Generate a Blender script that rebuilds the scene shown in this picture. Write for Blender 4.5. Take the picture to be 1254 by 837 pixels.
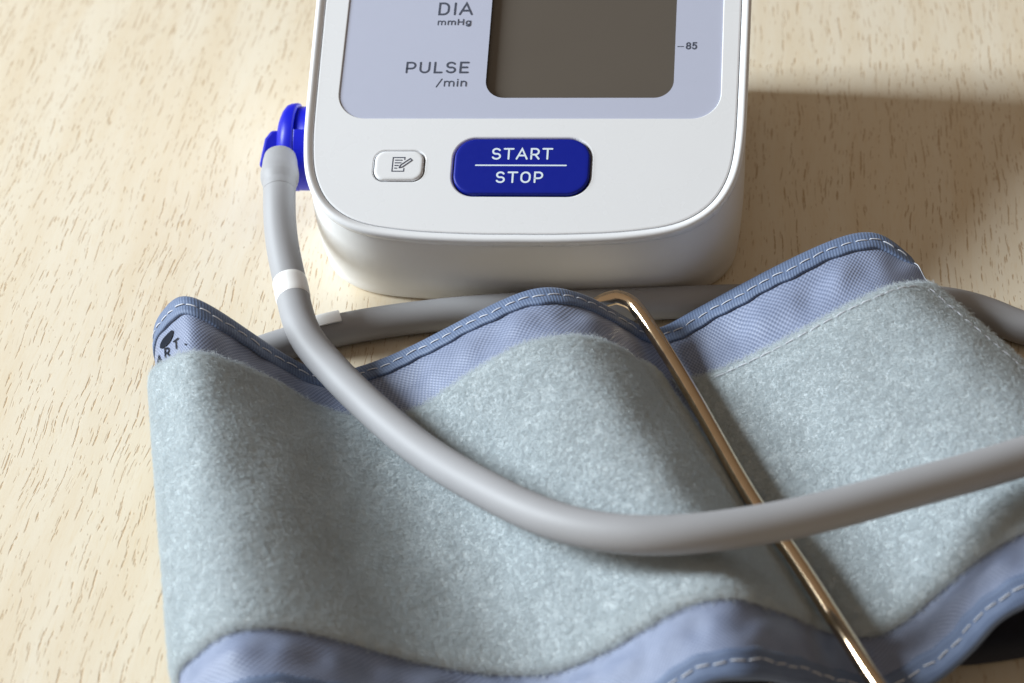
import bpy, math, random
import numpy as np
from mathutils import Matrix, Vector
from mathutils.geometry import tessellate_polygon

for o in list(bpy.data.objects):
    bpy.data.objects.remove(o)
sc = bpy.context.scene
C = sc.collection
MM = 0.001
rnd = random.Random(7)
nrs = np.random.RandomState(11)

# ------------------------------------------------------------------ camera
cam = bpy.data.cameras.new("camera")
cam.sensor_width = 36.0
cam.lens = 2500 / 1254 * 36
cam.clip_start, cam.clip_end = 0.01, 50
cam.dof.use_dof = True
cam.dof.focus_distance = 0.470
cam.dof.aperture_fstop = 16
co = bpy.data.objects.new("camera", cam)
C.objects.link(co)
AX = Vector((0.99619, 0.07053, -0.05134))     # camera right
AY = Vector((-0.00998, 0.67684, 0.73606))     # camera up
AZ = Vector((0.08667, -0.73274, 0.67496))     # camera back
M = Matrix((AX, AY, AZ)).transposed().to_4x4()
M.translation = Vector((0.03981, -0.36211, 0.32437))
co.matrix_world = M
sc.camera = co

# ------------------------------------------------------------------ light
W = bpy.data.worlds.new("World")
sc.world = W
W.use_nodes = True
wn, wl = W.node_tree.nodes, W.node_tree.links
bg = wn["Background"]
tc = wn.new("ShaderNodeTexCoord")
dp = wn.new("ShaderNodeVectorMath"); dp.operation = "DOT_PRODUCT"      # the room is lighter on the window and viewer's side
wl.new(tc.outputs["Generated"], dp.inputs[0])
dp.inputs[1].default_value = Vector((-0.62, -0.45, 0.64)).normalized()
mr = wn.new("ShaderNodeMapRange")
mr.inputs["From Min"].default_value = -0.9
mr.inputs["From Max"].default_value = 0.95
wl.new(dp.outputs["Value"], mr.inputs["Value"])
rp = wn.new("ShaderNodeValToRGB")
rp.color_ramp.elements[0].position = 0.0
rp.color_ramp.elements[0].color = (0.085, 0.048, 0.022, 1)
rp.color_ramp.elements[1].position = 1.0
rp.color_ramp.elements[1].color = (0.41, 0.335, 0.26, 1)
wl.new(mr.outputs[0], rp.inputs[0])
wl.new(rp.outputs[0], bg.inputs["Color"])
bg.inputs["Strength"].default_value = 0.80

kl = bpy.data.lights.new("window_light", "AREA")
kl.shape = "RECTANGLE"
kl.size, kl.size_y = 0.30, 0.85
kl.energy = 58
kl.color = (0.85, 0.94, 1.0)
ko = bpy.data.objects.new("window_light", kl)
C.objects.link(ko)
az, el, dist = math.radians(178.1), math.radians(28), 1.70
d = Vector((math.cos(az) * math.cos(el), math.sin(az) * math.cos(el), math.sin(el)))
zc = d
xc_ = Vector((0, 0, 1)).cross(zc).normalized()
yc_ = zc.cross(xc_)
LM = Matrix((xc_, yc_, zc)).transposed().to_4x4()
LM.translation = Vector((0, 0.03, 0.02)) + d * dist
ko.matrix_world = LM

sc.view_settings.view_transform = "Standard"
sc.view_settings.look = "None"
sc.view_settings.exposure = 0.0
sc.view_settings.gamma = 1.0
sc.view_settings.use_curve_mapping = False
sc.render.engine = "CYCLES"
sc.cycles.use_denoising = True
sc.cycles.max_bounces = 8

# ------------------------------------------------------------------ materials
def new_mat(name):
    m = bpy.data.materials.new(name)
    m.use_nodes = True
    return m, m.node_tree.nodes, m.node_tree.links, m.node_tree.nodes["Principled BSDF"]

def simple(name, col, rough=0.5, metal=0.0, coat=0.0, noise=0.0, nscale=400, bump=0.0, spec=0.5):
    m, n, l, b = new_mat(name)
    b.inputs["Base Color"].default_value = (*col, 1)
    b.inputs["Roughness"].default_value = rough
    b.inputs["Metallic"].default_value = metal
    b.inputs["Coat Weight"].default_value = coat
    b.inputs["Coat Roughness"].default_value = 0.08
    b.inputs["Specular IOR Level"].default_value = spec
    t = n.new("ShaderNodeTexCoord")
    nz = n.new("ShaderNodeTexNoise")
    nz.inputs["Scale"].default_value = nscale
    nz.inputs["Detail"].default_value = 4
    l.new(t.outputs["Object"], nz.inputs["Vector"])
    if noise:
        mx = n.new("ShaderNodeMix"); mx.data_type = "RGBA"
        mx.inputs["A"].default_value = (*[c * (1 - noise) for c in col], 1)
        mx.inputs["B"].default_value = (*[min(1, c * (1 + noise)) for c in col], 1)
        l.new(nz.outputs["Fac"], mx.inputs["Factor"])
        l.new(mx.outputs["Result"], b.inputs["Base Color"])
    mrr = n.new("ShaderNodeMapRange")
    mrr.inputs["To Min"].default_value = max(0.02, rough - 0.05)
    mrr.inputs["To Max"].default_value = rough + 0.05
    l.new(nz.outputs["Fac"], mrr.inputs["Value"])
    l.new(mrr.outputs[0], b.inputs["Roughness"])
    if bump:
        bp = n.new("ShaderNodeBump")
        bp.inputs["Strength"].default_value = 0.25
        bp.inputs["Distance"].default_value = bump * MM
        l.new(nz.outputs["Fac"], bp.inputs["Height"])
        l.new(bp.outputs[0], b.inputs["Normal"])
    return m

def math_node(n, l, op, a, b=None):
    x = n.new("ShaderNodeMath"); x.operation = op
    for i, v in enumerate((a, b)):
        if v is None: continue
        if isinstance(v, (int, float)): x.inputs[i].default_value = v
        else: l.new(v, x.inputs[i])
    return x.outputs[0]

def wood_mat():
    m, n, l, b = new_mat("pale_wood")
    t = n.new("ShaderNodeTexCoord")
    rot = n.new("ShaderNodeMapping")
    rot.inputs["Rotation"].default_value = (0, 0, math.radians(2.2))
    rot.inputs["Scale"].default_value = (1000, 1000, 1000)      # millimetres
    l.new(t.outputs["Object"], rot.inputs["Vector"])
    # gentle waviness of the grain
    wv = n.new("ShaderNodeTexNoise"); wv.inputs["Scale"].default_value = 0.03; wv.inputs["Detail"].default_value = 2
    l.new(rot.outputs[0], wv.inputs["Vector"])
    wvs = n.new("ShaderNodeVectorMath"); wvs.operation = "MULTIPLY_ADD"
    l.new(wv.outputs["Color"], wvs.inputs[0]); wvs.inputs[1].default_value = (5, 0, 0)
    l.new(rot.outputs[0], wvs.inputs[2])
    def stretched(sx_, sy_, detail, rough=0.5, off=0):
        mp = n.new("ShaderNodeMapping"); mp.inputs["Scale"].default_value = (sx_, sy_, 1)
        mp.inputs["Location"].default_value = (off, off * 0.7, off * 0.3)
        l.new(wvs.outputs[0], mp.inputs["Vector"])
        z = n.new("ShaderNodeTexNoise"); z.inputs["Scale"].default_value = 1
        z.inputs["Detail"].default_value = detail; z.inputs["Roughness"].default_value = rough
        l.new(mp.outputs[0], z.inputs["Vector"])
        return z.outputs["Fac"]
    def ramp(fac, p0, p1):
        r = n.new("ShaderNodeMapRange"); r.interpolation_type = "SMOOTHSTEP"
        r.inputs["From Min"].default_value = p0; r.inputs["From Max"].default_value = p1
        l.new(fac, r.inputs["Value"]); return r.outputs[0]
    fine = n.new("ShaderNodeTexNoise"); fine.inputs["Scale"].default_value = 0.9; fine.inputs["Detail"].default_value = 3
    l.new(rot.outputs[0], fine.inputs["Vector"])
    jig = n.new("ShaderNodeVectorMath"); jig.operation = "MULTIPLY_ADD"
    l.new(fine.outputs["Color"], jig.inputs[0]); jig.inputs[1].default_value = (0.32, 0.0, 0); l.new(wvs.outputs[0], jig.inputs[2])
    def pores(cx_, cy_, hw, hl, keep, off):
        """one short pore in most cells of a stretched cell pattern (sizes in mm)"""
        mp = n.new("ShaderNodeMapping"); mp.inputs["Scale"].default_value = (1 / cx_, 1 / cy_, 1); mp.inputs["Location"].default_value = (off, off * 1.7, 0)
        l.new(jig.outputs[0], mp.inputs["Vector"])
        flat_ = n.new("ShaderNodeVectorMath"); flat_.operation = "MULTIPLY"; flat_.inputs[1].default_value = (1, 1, 0); l.new(mp.outputs[0], flat_.inputs[0])
        v = n.new("ShaderNodeTexVoronoi"); v.voronoi_dimensions = "2D"; v.inputs["Scale"].default_value = 1; v.inputs["Randomness"].default_value = 1
        l.new(flat_.outputs[0], v.inputs["Vector"])
        df = n.new("ShaderNodeVectorMath"); df.operation = "SUBTRACT"; l.new(flat_.outputs[0], df.inputs[0]); l.new(v.outputs["Position"], df.inputs[1])
        ab = n.new("ShaderNodeVectorMath"); ab.operation = "ABSOLUTE"; l.new(df.outputs[0], ab.inputs[0])
        q = n.new("ShaderNodeSeparateXYZ"); l.new(ab.outputs[0], q.inputs[0])
        rc = n.new("ShaderNodeSeparateColor"); l.new(v.outputs["Color"], rc.inputs[0])
        dx = math_node(n, l, "MULTIPLY", q.outputs["X"], cx_); dy = math_node(n, l, "MULTIPLY", q.outputs["Y"], cy_)
        hl_ = math_node(n, l, "ADD", math_node(n, l, "MULTIPLY", math_node(n, l, "MULTIPLY", rc.outputs["Red"], rc.outputs["Red"]), hl * 1.1), hl * 0.25)
        along = math_node(n, l, "DIVIDE", dy, hl_)
        wid = math_node(n, l, "MULTIPLY", math_node(n, l, "ADD", math_node(n, l, "MULTIPLY", rc.outputs["Green"], 0.9), 0.55), hw)
        across = math_node(n, l, "DIVIDE", dx, wid)
        dd = math_node(n, l, "ADD", math_node(n, l, "MULTIPLY", along, along), math_node(n, l, "MULTIPLY", across, across))
        mk = n.new("ShaderNodeMapRange"); mk.interpolation_type = "SMOOTHSTEP"; mk.inputs["From Min"].default_value = 1.3; mk.inputs["From Max"].default_value = 0.35
        l.new(dd, mk.inputs["Value"])
        dens = stretched(0.07, 0.02, 2, 0.5, off + 31)
        kp = n.new("ShaderNodeMapRange"); kp.interpolation_type = "SMOOTHSTEP"
        kp.inputs["From Min"].default_value = 1 - keep; kp.inputs["From Max"].default_value = 1 - keep + 0.25
        l.new(math_node(n, l, "ADD", rc.outputs["Blue"], math_node(n, l, "MULTIPLY", math_node(n, l, "SUBTRACT", dens, 0.5), 0.9)), kp.inputs["Value"])
        return math_node(n, l, "MULTIPLY", mk.outputs[0], kp.outputs[0])
    pa = pores(2.0, 8.5, 0.175, 6.5, 0.54, 3.1)
    pb_ = pores(1.7, 5.5, 0.15, 3.2, 0.44, 47.3)
    pc_ = pores(1.1, 3.0, 0.13, 1.2, 0.36, 91.7)
    brk = ramp(stretched(1.8, 0.60, 2, 0.6, 9), 0.34, 0.50)     # breaks the long pores up
    allp = math_node(n, l, "MAXIMUM", math_node(n, l, "MULTIPLY", pa, brk), math_node(n, l, "MAXIMUM", math_node(n, l, "MULTIPLY", pb_, math_node(n, l, "ADD", math_node(n, l, "MULTIPLY", brk, 0.6), 0.25)), math_node(n, l, "MULTIPLY", pc_, 0.65)))
    # base colour
    m1 = stretched(0.12, 0.010, 3, 0.55, 71)
    cr = n.new("ShaderNodeMix"); cr.data_type = "RGBA"
    cr.inputs["A"].default_value = (0.735, 0.63, 0.475, 1)
    cr.inputs["B"].default_value = (0.775, 0.695, 0.56, 1)
    l.new(ramp(m1, 0.3, 0.7), cr.inputs["Factor"])
    fg = stretched(2.4, 0.16, 3, 0.6, 17)
    f2 = n.new("ShaderNodeMix"); f2.data_type = "RGBA"; f2.blend_type = "MULTIPLY"
    l.new(math_node(n, l, "MULTIPLY", ramp(fg, 0.5, 0.75), 0.5), f2.inputs["Factor"])
    l.new(cr.outputs["Result"], f2.inputs["A"]); f2.inputs["B"].default_value = (0.93, 0.85, 0.72, 1)
    pc = n.new("ShaderNodeMix"); pc.data_type = "RGBA"
    l.new(math_node(n, l, "MULTIPLY", allp, 0.70), pc.inputs["Factor"])
    l.new(f2.outputs["Result"], pc.inputs["A"]); pc.inputs["B"].default_value = (0.43, 0.27, 0.13, 1)
    l.new(pc.outputs["Result"], b.inputs["Base Color"])
    b.inputs["Roughness"].default_value = 0.42
    b.inputs["Specular IOR Level"].default_value = 0.35
    bp = n.new("ShaderNodeBump"); bp.inputs["Strength"].default_value = 0.6; bp.inputs["Distance"].default_value = 0.12 * MM
    bp.invert = True
    l.new(allp, bp.inputs["Height"]); l.new(bp.outputs[0], b.inputs["Normal"])
    return m

def weave_mat(name, dark, light, pu, pv, gloss, dist, ribs=False, var=0.1):
    """woven cloth on UVs laid out in millimetres"""
    m, n, l, b = new_mat(name)
    uv = n.new("ShaderNodeUVMap"); uv.uv_map = "UVMap"
    sp = n.new("ShaderNodeSeparateXYZ"); l.new(uv.outputs[0], sp.inputs[0])
    su = math_node(n, l, "SINE", math_node(n, l, "MULTIPLY", sp.outputs["X"], 2 * math.pi / pu))
    if ribs:
        h = math_node(n, l, "MULTIPLY_ADD", su, 0.5); h.node.inputs[2].default_value = 0.5
        sv = math_node(n, l, "SINE", math_node(n, l, "MULTIPLY", sp.outputs["Y"], 2 * math.pi / pv))
        h = math_node(n, l, "MULTIPLY", h, math_node(n, l, "ADD", math_node(n, l, "MULTIPLY", sv, 0.25), 0.8))
    else:
        sv = math_node(n, l, "SINE", math_node(n, l, "MULTIPLY", sp.outputs["Y"], 2 * math.pi / pv))
        pr = math_node(n, l, "MULTIPLY", su, sv)
        h = math_node(n, l, "MULTIPLY_ADD", pr, 0.5); h.node.inputs[2].default_value = 0.5
    nz = n.new("ShaderNodeTexNoise"); nz.inputs["Scale"].default_value = 0.25; nz.inputs["Detail"].default_value = 5
    l.new(uv.outputs[0], nz.inputs["Vector"])
    hf = math_node(n, l, "ADD", math_node(n, l, "MULTIPLY", h, 0.75), math_node(n, l, "MULTIPLY", nz.outputs["Fac"], 0.5))
    mx = n.new("ShaderNodeMix"); mx.data_type = "RGBA"; mx.clamp_factor = True
    l.new(math_node(n, l, "SUBTRACT", hf, 0.1), mx.inputs["Factor"])
    mx.inputs["A"].default_value = (*dark, 1); mx.inputs["B"].default_value = (*light, 1)
    l.new(mx.outputs["Result"], b.inputs["Base Color"])
    b.inputs["Roughness"].default_value = gloss
    b.inputs["Sheen Weight"].default_value = 0.15
    b.inputs["Sheen Roughness"].default_value = 0.4
    b.inputs["Specular IOR Level"].default_value = 0.45
    bp = n.new("ShaderNodeBump"); bp.inputs["Strength"].default_value = 0.55; bp.inputs["Distance"].default_value = dist * MM
    l.new(h, bp.inputs["Height"]); l.new(bp.outputs[0], b.inputs["Normal"])
    return m

def fleece_mat():
    m, n, l, b = new_mat("fleece_base")
    t = n.new("ShaderNodeTexCoord")
    nz = n.new("ShaderNodeTexNoise"); nz.inputs["Scale"].default_value = 420; nz.inputs["Detail"].default_value = 6
    nz.inputs["Roughness"].default_value = 0.65
    l.new(t.outputs["Object"], nz.inputs["Vector"])
    mx = n.new("ShaderNodeMix"); mx.data_type = "RGBA"
    mx.inputs["A"].default_value = (0.47, 0.515, 0.535, 1); mx.inputs["B"].default_value = (0.55, 0.60, 0.62, 1)
    l.new(nz.outputs["Fac"], mx.inputs["Factor"]); l.new(mx.outputs["Result"], b.inputs["Base Color"])
    b.inputs["Roughness"].default_value = 0.95
    b.inputs["Specular IOR Level"].default_value = 0.1
    bp = n.new("ShaderNodeBump"); bp.inputs["Strength"].default_value = 0.25; bp.inputs["Distance"].default_value = 0.2 * MM
    l.new(nz.outputs["Fac"], bp.inputs["Height"]); l.new(bp.outputs[0], b.inputs["Normal"])
    return m

def fibre_mat():
    m, n, l, b = new_mat("fleece_fibre")
    hi = n.new("ShaderNodeHairInfo")
    mx = n.new("ShaderNodeMix"); mx.data_type = "RGBA"
    mx.inputs["A"].default_value = (0.575, 0.625, 0.65, 1); mx.inputs["B"].default_value = (0.70, 0.75, 0.775, 1)
    l.new(hi.outputs["Random"], mx.inputs["Factor"]); l.new(mx.outputs["Result"], b.inputs["Base Color"])
    b.inputs["Roughness"].default_value = 0.6
    b.inputs["Specular IOR Level"].default_value = 0.3
    tr = n.new("ShaderNodeBsdfTranslucent"); l.new(mx.outputs["Result"], tr.inputs["Color"])
    ms = n.new("ShaderNodeMixShader"); ms.inputs[0].default_value = 0.38
    l.new(b.outputs[0], ms.inputs[1]); l.new(tr.outputs[0], ms.inputs[2])
    l.new(ms.outputs[0], n["Material Output"].inputs["Surface"])
    return m

MAT = dict(
    wood=wood_mat(),
    white=simple("white_plastic", (0.80, 0.81, 0.835), 0.28, noise=0.01, nscale=60),
    body=simple("white_body_plastic", (0.81, 0.815, 0.82), 0.36, noise=0.012, nscale=90),
    panel=simple("lavender_print", (0.50, 0.53, 0.665), 0.30, coat=0.3, noise=0.01),
    lcd=simple("grey_brown_display", (0.105, 0.09, 0.075), 0.35, coat=0.6, noise=0.02, nscale=60),
    lcdwall=simple("dark_display_frame", (0.05, 0.043, 0.036), 0.5),
    blue=simple("blue_plastic", (0.001, 0.010, 0.27), 0.45, noise=0.03, nscale=600, bump=0.02, spec=0.28),
    plug=simple("bright_blue_plastic", (0.002, 0.007, 0.46), 0.40, noise=0.03, nscale=600, bump=0.02, spec=0.35),
    ink=simple("dark_grey_ink", (0.055, 0.065, 0.10), 0.6),
    wink=simple("pale_ink", (0.72, 0.83, 0.92), 0.5),
    hose=simple("grey_rubber_tube", (0.33, 0.33, 0.345), 0.56, noise=0.05, nscale=120, bump=0.04),
    label=simple("white_tape", (0.82, 0.81, 0.80), 0.45, noise=0.02),
    metal=simple("warm_polished_wire", (0.70, 0.54, 0.37), 0.13, metal=1.0, noise=0.06, nscale=300),
    nylon=weave_mat("blue_nylon_weave", (0.09, 0.118, 0.20), (0.30, 0.345, 0.485), 1.05, 1.05, 0.45, 0.22),
    tape=weave_mat("blue_ribbed_tape", (0.075, 0.11, 0.20), (0.155, 0.21, 0.335), 0.70, 1.1, 0.6, 0.12, ribs=True),
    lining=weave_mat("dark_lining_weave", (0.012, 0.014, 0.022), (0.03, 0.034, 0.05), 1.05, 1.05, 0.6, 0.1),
    thread=simple("pale_thread", (0.62, 0.64, 0.70), 0.6, noise=0.1, nscale=3000, bump=0.05),
    print=simple("navy_print", (0.008, 0.011, 0.020), 0.85, spec=0.15),
    fleece=fleece_mat(),
    fibre=fibre_mat(),
)

# ------------------------------------------------------------------ helpers
def link_mesh(name, verts, faces, mat, parent=None, smooth=True, uvs=None):
    """verts in mm"""
    me = bpy.data.meshes.new(name)
    me.from_pydata([tuple(float(c) * MM for c in v) for v in verts], [], faces)
    me.validate()
    if uvs is not None:
        lay = me.uv_layers.new(name="UVMap")
        flat = np.array(uvs, float)
        idx = np.empty(len(me.loops), int); me.loops.foreach_get("vertex_index", idx)
        lay.data.foreach_set("uv", flat[idx].ravel())
    me.materials.append(mat)
    if smooth:
        me.polygons.foreach_set("use_smooth", [True] * len(me.polygons))
    me.update()
    o = bpy.data.objects.new(name, me)
    C.objects.link(o)
    if parent is not None:
        o.parent = parent
    return o

def thing(name, label, cat, loc):
    o = bpy.data.objects.new(name, None)
    o.empty_display_size = 0.02
    C.objects.link(o)
    o["label"] = label; o["category"] = cat
    return o

def loft(rings, close_ring=True, cap0=False, cap1=False):
    V = []; F = []
    n = len(rings[0])
    for r in rings: V.extend(r)
    for k in range(len(rings) - 1):
        for i in range(n if close_ring else n - 1):
            j = (i + 1) % n
            F.append((k * n + i, k * n + j, (k + 1) * n + j, (k + 1) * n + i))
    if cap0: F.append(tuple(reversed(range(n))))
    if cap1: F.append(tuple((len(rings) - 1) * n + i for i in range(n)))
    return V, F

def natural_spline(us, ps):
    us = np.array(us, float); ps = np.array(ps, float)
    n = len(us); h = np.diff(us)
    A = np.zeros((n, n)); B = np.zeros((n, ps.shape[1]))
    A[0, 0] = A[-1, -1] = 1
    for i in range(1, n - 1):
        A[i, i - 1], A[i, i], A[i, i + 1] = h[i - 1], 2 * (h[i - 1] + h[i]), h[i]
        B[i] = 6 * ((ps[i + 1] - ps[i]) / h[i] - (ps[i] - ps[i - 1]) / h[i - 1])
    m = np.linalg.solve(A, B)
    def ev(u):
        u = np.atleast_1d(np.array(u, float))
        i = np.clip(np.searchsorted(us, u) - 1, 0, n - 2)
        hh = h[i][:, None]; a = (us[i + 1] - u)[:, None] / hh; b = (u - us[i])[:, None] / hh
        return a * ps[i] + b * ps[i + 1] + ((a ** 3 - a) * m[i] + (b ** 3 - b) * m[i + 1]) * hh ** 2 / 6
    return ev

def chord_spline(ps, e=0.5):
    ps = np.array(ps, float)
    u = np.concatenate([[0], np.cumsum(np.linalg.norm(np.diff(ps, axis=0), axis=1) ** e)])
    return natural_spline(u / u[-1], ps)

def resample(ev, n, u0=0.0, u1=1.0):
    uu = np.linspace(u0, u1, 1500); P = ev(uu)
    s = np.concatenate([[0], np.cumsum(np.linalg.norm(np.diff(P, axis=0), axis=1))])
    return ev(np.interp(np.linspace(0, s[-1], n), s, uu)), s[-1]

def tube_rings(P, radii, seg=24, phase=0.0):
    P = np.array(P); T = np.gradient(P, axis=0); T /= np.linalg.norm(T, axis=1)[:, None]
    nrm = np.cross(T[0], [0, 0, 1.0])
    if np.linalg.norm(nrm) < 1e-3: nrm = np.cross(T[0], [0, 1.0, 0])
    nrm /= np.linalg.norm(nrm)
    rings = []
    for p, t, r in zip(P, T, radii):
        nrm = nrm - t * (nrm @ t); nrm /= np.linalg.norm(nrm)
        bn = np.cross(t, nrm)
        rings.append([p + r * (math.cos(a) * nrm + math.sin(a) * bn) for a in (phase + 2 * math.pi * k / seg for k in range(seg))])
    return rings

def tube(name, P, radii, mat, parent, seg=24):
    if np.isscalar(radii): radii = [radii] * len(P)
    V, F = loft(tube_rings(P, radii, seg), True, True, True)
    return link_mesh(name, V, F, mat, parent)

# stroke lettering ---------------------------------------------------
def arc(cx, cy, rx, ry, a0, a1, n=14):
    return [(cx + rx * math.cos(math.radians(a0 + (a1 - a0) * k / n)), cy + ry * math.sin(math.radians(a0 + (a1 - a0) * k / n))) for k in range(n + 1)]

GL = {   # glyph: advance, strokes, in cap heights
    "D": (0.80, [[(0.06, 0), (0.06, 1), (0.34, 1)] + arc(0.34, 0.62, 0.36, 0.38, 90, 0) + arc(0.34, 0.38, 0.36, 0.38, 0, -90) + [(0.06, 0)]]),
    "I": (0.12, [[(0.06, 0), (0.06, 1)]]),
    "A": (0.84, [[(0, 0), (0.42, 1), (0.84, 0)], [(0.15, 0.33), (0.69, 0.33)]]),
    "P": (0.70, [[(0.06, 0), (0.06, 1), (0.38, 1)] + arc(0.38, 0.70, 0.29, 0.30, 90, -90) + [(0.06, 0.40)]]),
    "U": (0.78, [[(0.06, 1), (0.06, 0.36)] + arc(0.39, 0.36, 0.33, 0.36, 180, 360) + [(0.72, 0.36), (0.72, 1)]]),
    "L": (0.60, [[(0.06, 1), (0.06, 0), (0.58, 0)]]),
    "S": (0.70, [arc(0.35, 0.735, 0.29, 0.265, 28, 90) + arc(0.33, 0.745, 0.27, 0.255, 90, 255) + arc(0.37, 0.255, 0.29, 0.255, 75, -90) + arc(0.35, 0.265, 0.31, 0.265, -90, -155)]),
    "E": (0.64, [[(0.62, 1), (0.06, 1), (0.06, 0), (0.62, 0)], [(0.06, 0.51), (0.55, 0.51)]]),
    "T": (0.74, [[(0.0, 1), (0.74, 1)], [(0.37, 1), (0.37, 0)]]),
    "R": (0.72, [[(0.06, 0), (0.06, 1), (0.38, 1)] + arc(0.38, 0.71, 0.28, 0.29, 90, -90) + [(0.06, 0.42)], [(0.38, 0.42), (0.68, 0)]]),
    "O": (0.82, [arc(0.41, 0.62, 0.35, 0.38, 0, 180) + arc(0.41, 0.38, 0.35, 0.38, 180, 360) + [(0.76, 0.62)]]),
    "H": (0.78, [[(0.06, 0), (0.06, 1)], [(0.72, 0), (0.72, 1)], [(0.06, 0.52), (0.72, 0.52)]]),
    "m": (1.02, [[(0.06, 0), (0.06, 0.70)], [(0.06, 0.42)] + arc(0.285, 0.45, 0.225, 0.25, 160, 0) + [(0.51, 0)], [(0.51, 0.42)] + arc(0.735, 0.45, 0.225, 0.25, 160, 0) + [(0.96, 0)]]),
    "n": (0.60, [[(0.06, 0), (0.06, 0.70)], [(0.06, 0.42)] + arc(0.30, 0.44, 0.24, 0.26, 160, 0) + [(0.54, 0)]]),
    "i": (0.12, [[(0.06, 0), (0.06, 0.70)], [(0.06, 0.93), (0.06, 0.97)]]),
    "g": (0.66, [arc(0.32, 0.36, 0.27, 0.34, 0, 360, 24), [(0.59, 0.70), (0.59, -0.05)] + arc(0.33, -0.05, 0.26, 0.22, 0, -150)]),
    "/": (0.48, [[(0, -0.12), (0.48, 1.02)]]),
    "8": (0.66, [arc(0.33, 0.75, 0.24, 0.25, 0, 360, 22), arc(0.33, 0.26, 0.28, 0.26, 0, 360, 22)]),
    "5": (0.64, [[(0.56, 1), (0.14, 1), (0.10, 0.56)] + arc(0.31, 0.33, 0.27, 0.33, 125, -90) + arc(0.31, 0.31, 0.28, 0.31, -90, -150)]),
    "-": (0.60, [[(0, 0.5), (0.60, 0.5)]]),
    ".": (0.16, [[(0.08, 0.06), (0.10, 0.06)]]),
    " ": (0.4, []),
}

def ribbon2d(pts, w):
    """one polyline of width w with round ends -> 2D verts, faces"""
    P = [np.array(pts[0], float)]
    for q in pts[1:]:
        q = np.array(q, float)
        if np.linalg.norm(q - P[-1]) > 1e-6: P.append(q)
    # split hard corners by keeping the mitre bounded
    n = len(P); L = []; Rr = []
    closed = n > 3 and np.linalg.norm(P[0] - P[-1]) < 1e-6
    for i in range(n):
        if closed and i in (0, n - 1): a, b = P[-2], P[1]
        else: a, b = P[max(i - 1, 0)], P[min(i + 1, n - 1)]
        d0 = P[i] - a; d1 = b - P[i]
        if np.linalg.norm(d0) < 1e-9: d0 = d1
        if np.linalg.norm(d1) < 1e-9: d1 = d0
        d0 = d0 / np.linalg.norm(d0); d1 = d1 / np.linalg.norm(d1)
        t = d0 + d1
        t = t / max(np.linalg.norm(t), 1e-6)
        nn = np.array([-t[1], t[0]])
        k = 1 / max(0.5, abs(nn @ np.array([-d0[1], d0[0]])))
        L.append(P[i] + nn * w / 2 * k); Rr.append(P[i] - nn * w / 2 * k)
    V = []; F = []
    for a, b in zip(L, Rr): V += [a, b]
    for i in range(n - 1): F.append((2 * i, 2 * i + 1, 2 * i + 3, 2 * i + 2))
    if not closed:
        for end, e in ((0, P[0] - P[1]), (n - 1, P[-1] - P[-2])):
            e = e / np.linalg.norm(e); p = np.array([-e[1], e[0]])
            base = len(V)
            idx = [2 * end, 2 * end + 1]
            fan = [P[end] + w / 2 * (math.cos(a) * p + math.sin(a) * e) for a in np.linspace(0, math.pi, 7)[1:-1]]
            V += fan
            ring = [2 * end if end == 0 else 2 * end + 0] 
            # pick order so that the fan runs from the +p side to the -p side
            if np.linalg.norm(V[idx[0]] - (P[end] + p * w / 2)) < np.linalg.norm(V[idx[1]] - (P[end] + p * w / 2)):
                ring = [idx[0]] + list(range(base, base + len(fan))) + [idx[1]]
            else:
                ring = [idx[1]] + list(range(base, base + len(fan))) + [idx[0]]
            F.append(tuple(ring))
    return V, F

def write(text, height, width, stroke, space=0.22):
    """2D strokes of a line of text scaled to a measured width, origin bottom left"""
    adv = 0; runs = []
    for ch in text:
        a, st = GL[ch]
        for s in st: runs.append([(adv + x, y) for x, y in s])
        adv += a + space
    adv -= space
    k = width / (adv * height)
    return [[(x * height * k, y * height) for x, y in s] for s in runs], stroke

def print_mesh(name, runs, stroke, place, mat, parent, z0=0.03):
    V = []; F = []
    for i, s in enumerate(runs):
        v, f = ribbon2d(s, stroke)
        b = len(V)
        V += [place(p[0], p[1], z0 + 0.006 * i) for p in v]
        F += [tuple(b + k for k in q) for q in f]
    return link_mesh(name, V, F, mat, parent, smooth=False)

# ------------------------------------------------------------------ table
def make_table():
    n = 40
    w, dpt, th = 900, 700, 25
    outl = []
    r = 14
    for cxx, cyy, a0 in ((w / 2 - r, dpt / 2 - r, 0), (-w / 2 + r, dpt / 2 - r, 90), (-w / 2 + r, -dpt / 2 + r, 180), (w / 2 - r, -dpt / 2 + r, 270)):
        for k in range(7):
            a = math.radians(a0 + 15 * k)
            outl.append((cxx + r * math.cos(a), cyy + 40 + r * math.sin(a)))
    def ring(off, z):
        return [(x - off * np.sign(x), y - off * np.sign(y - 40), z) for x, y in outl]
    V, F = loft([ring(3, -th), ring(0, -th + 3), ring(0, -3), ring(1, -0.8), ring(3, 0)], True, True, True)
    o = link_mesh("table_top", V, F, MAT["wood"], smooth=False)
    o["kind"] = "structure"
    return o
make_table()

# ------------------------------------------------------------------ blood pressure monitor
TILT = math.radians(24.258)
CT, ST = math.cos(TILT), math.sin(TILT)
def fxc(s): return 0.55 + 0.020 * (s - 33)
def fk(s): return 1 + 0.00023 * (s - 33)
def face(X, s, h=0.0):
    """point of the sloping front: X measured across, s up the slope, h proud of it"""
    return (X, -5 + s * CT - h * ST, 26.26 + s * ST + h * CT)

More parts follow.
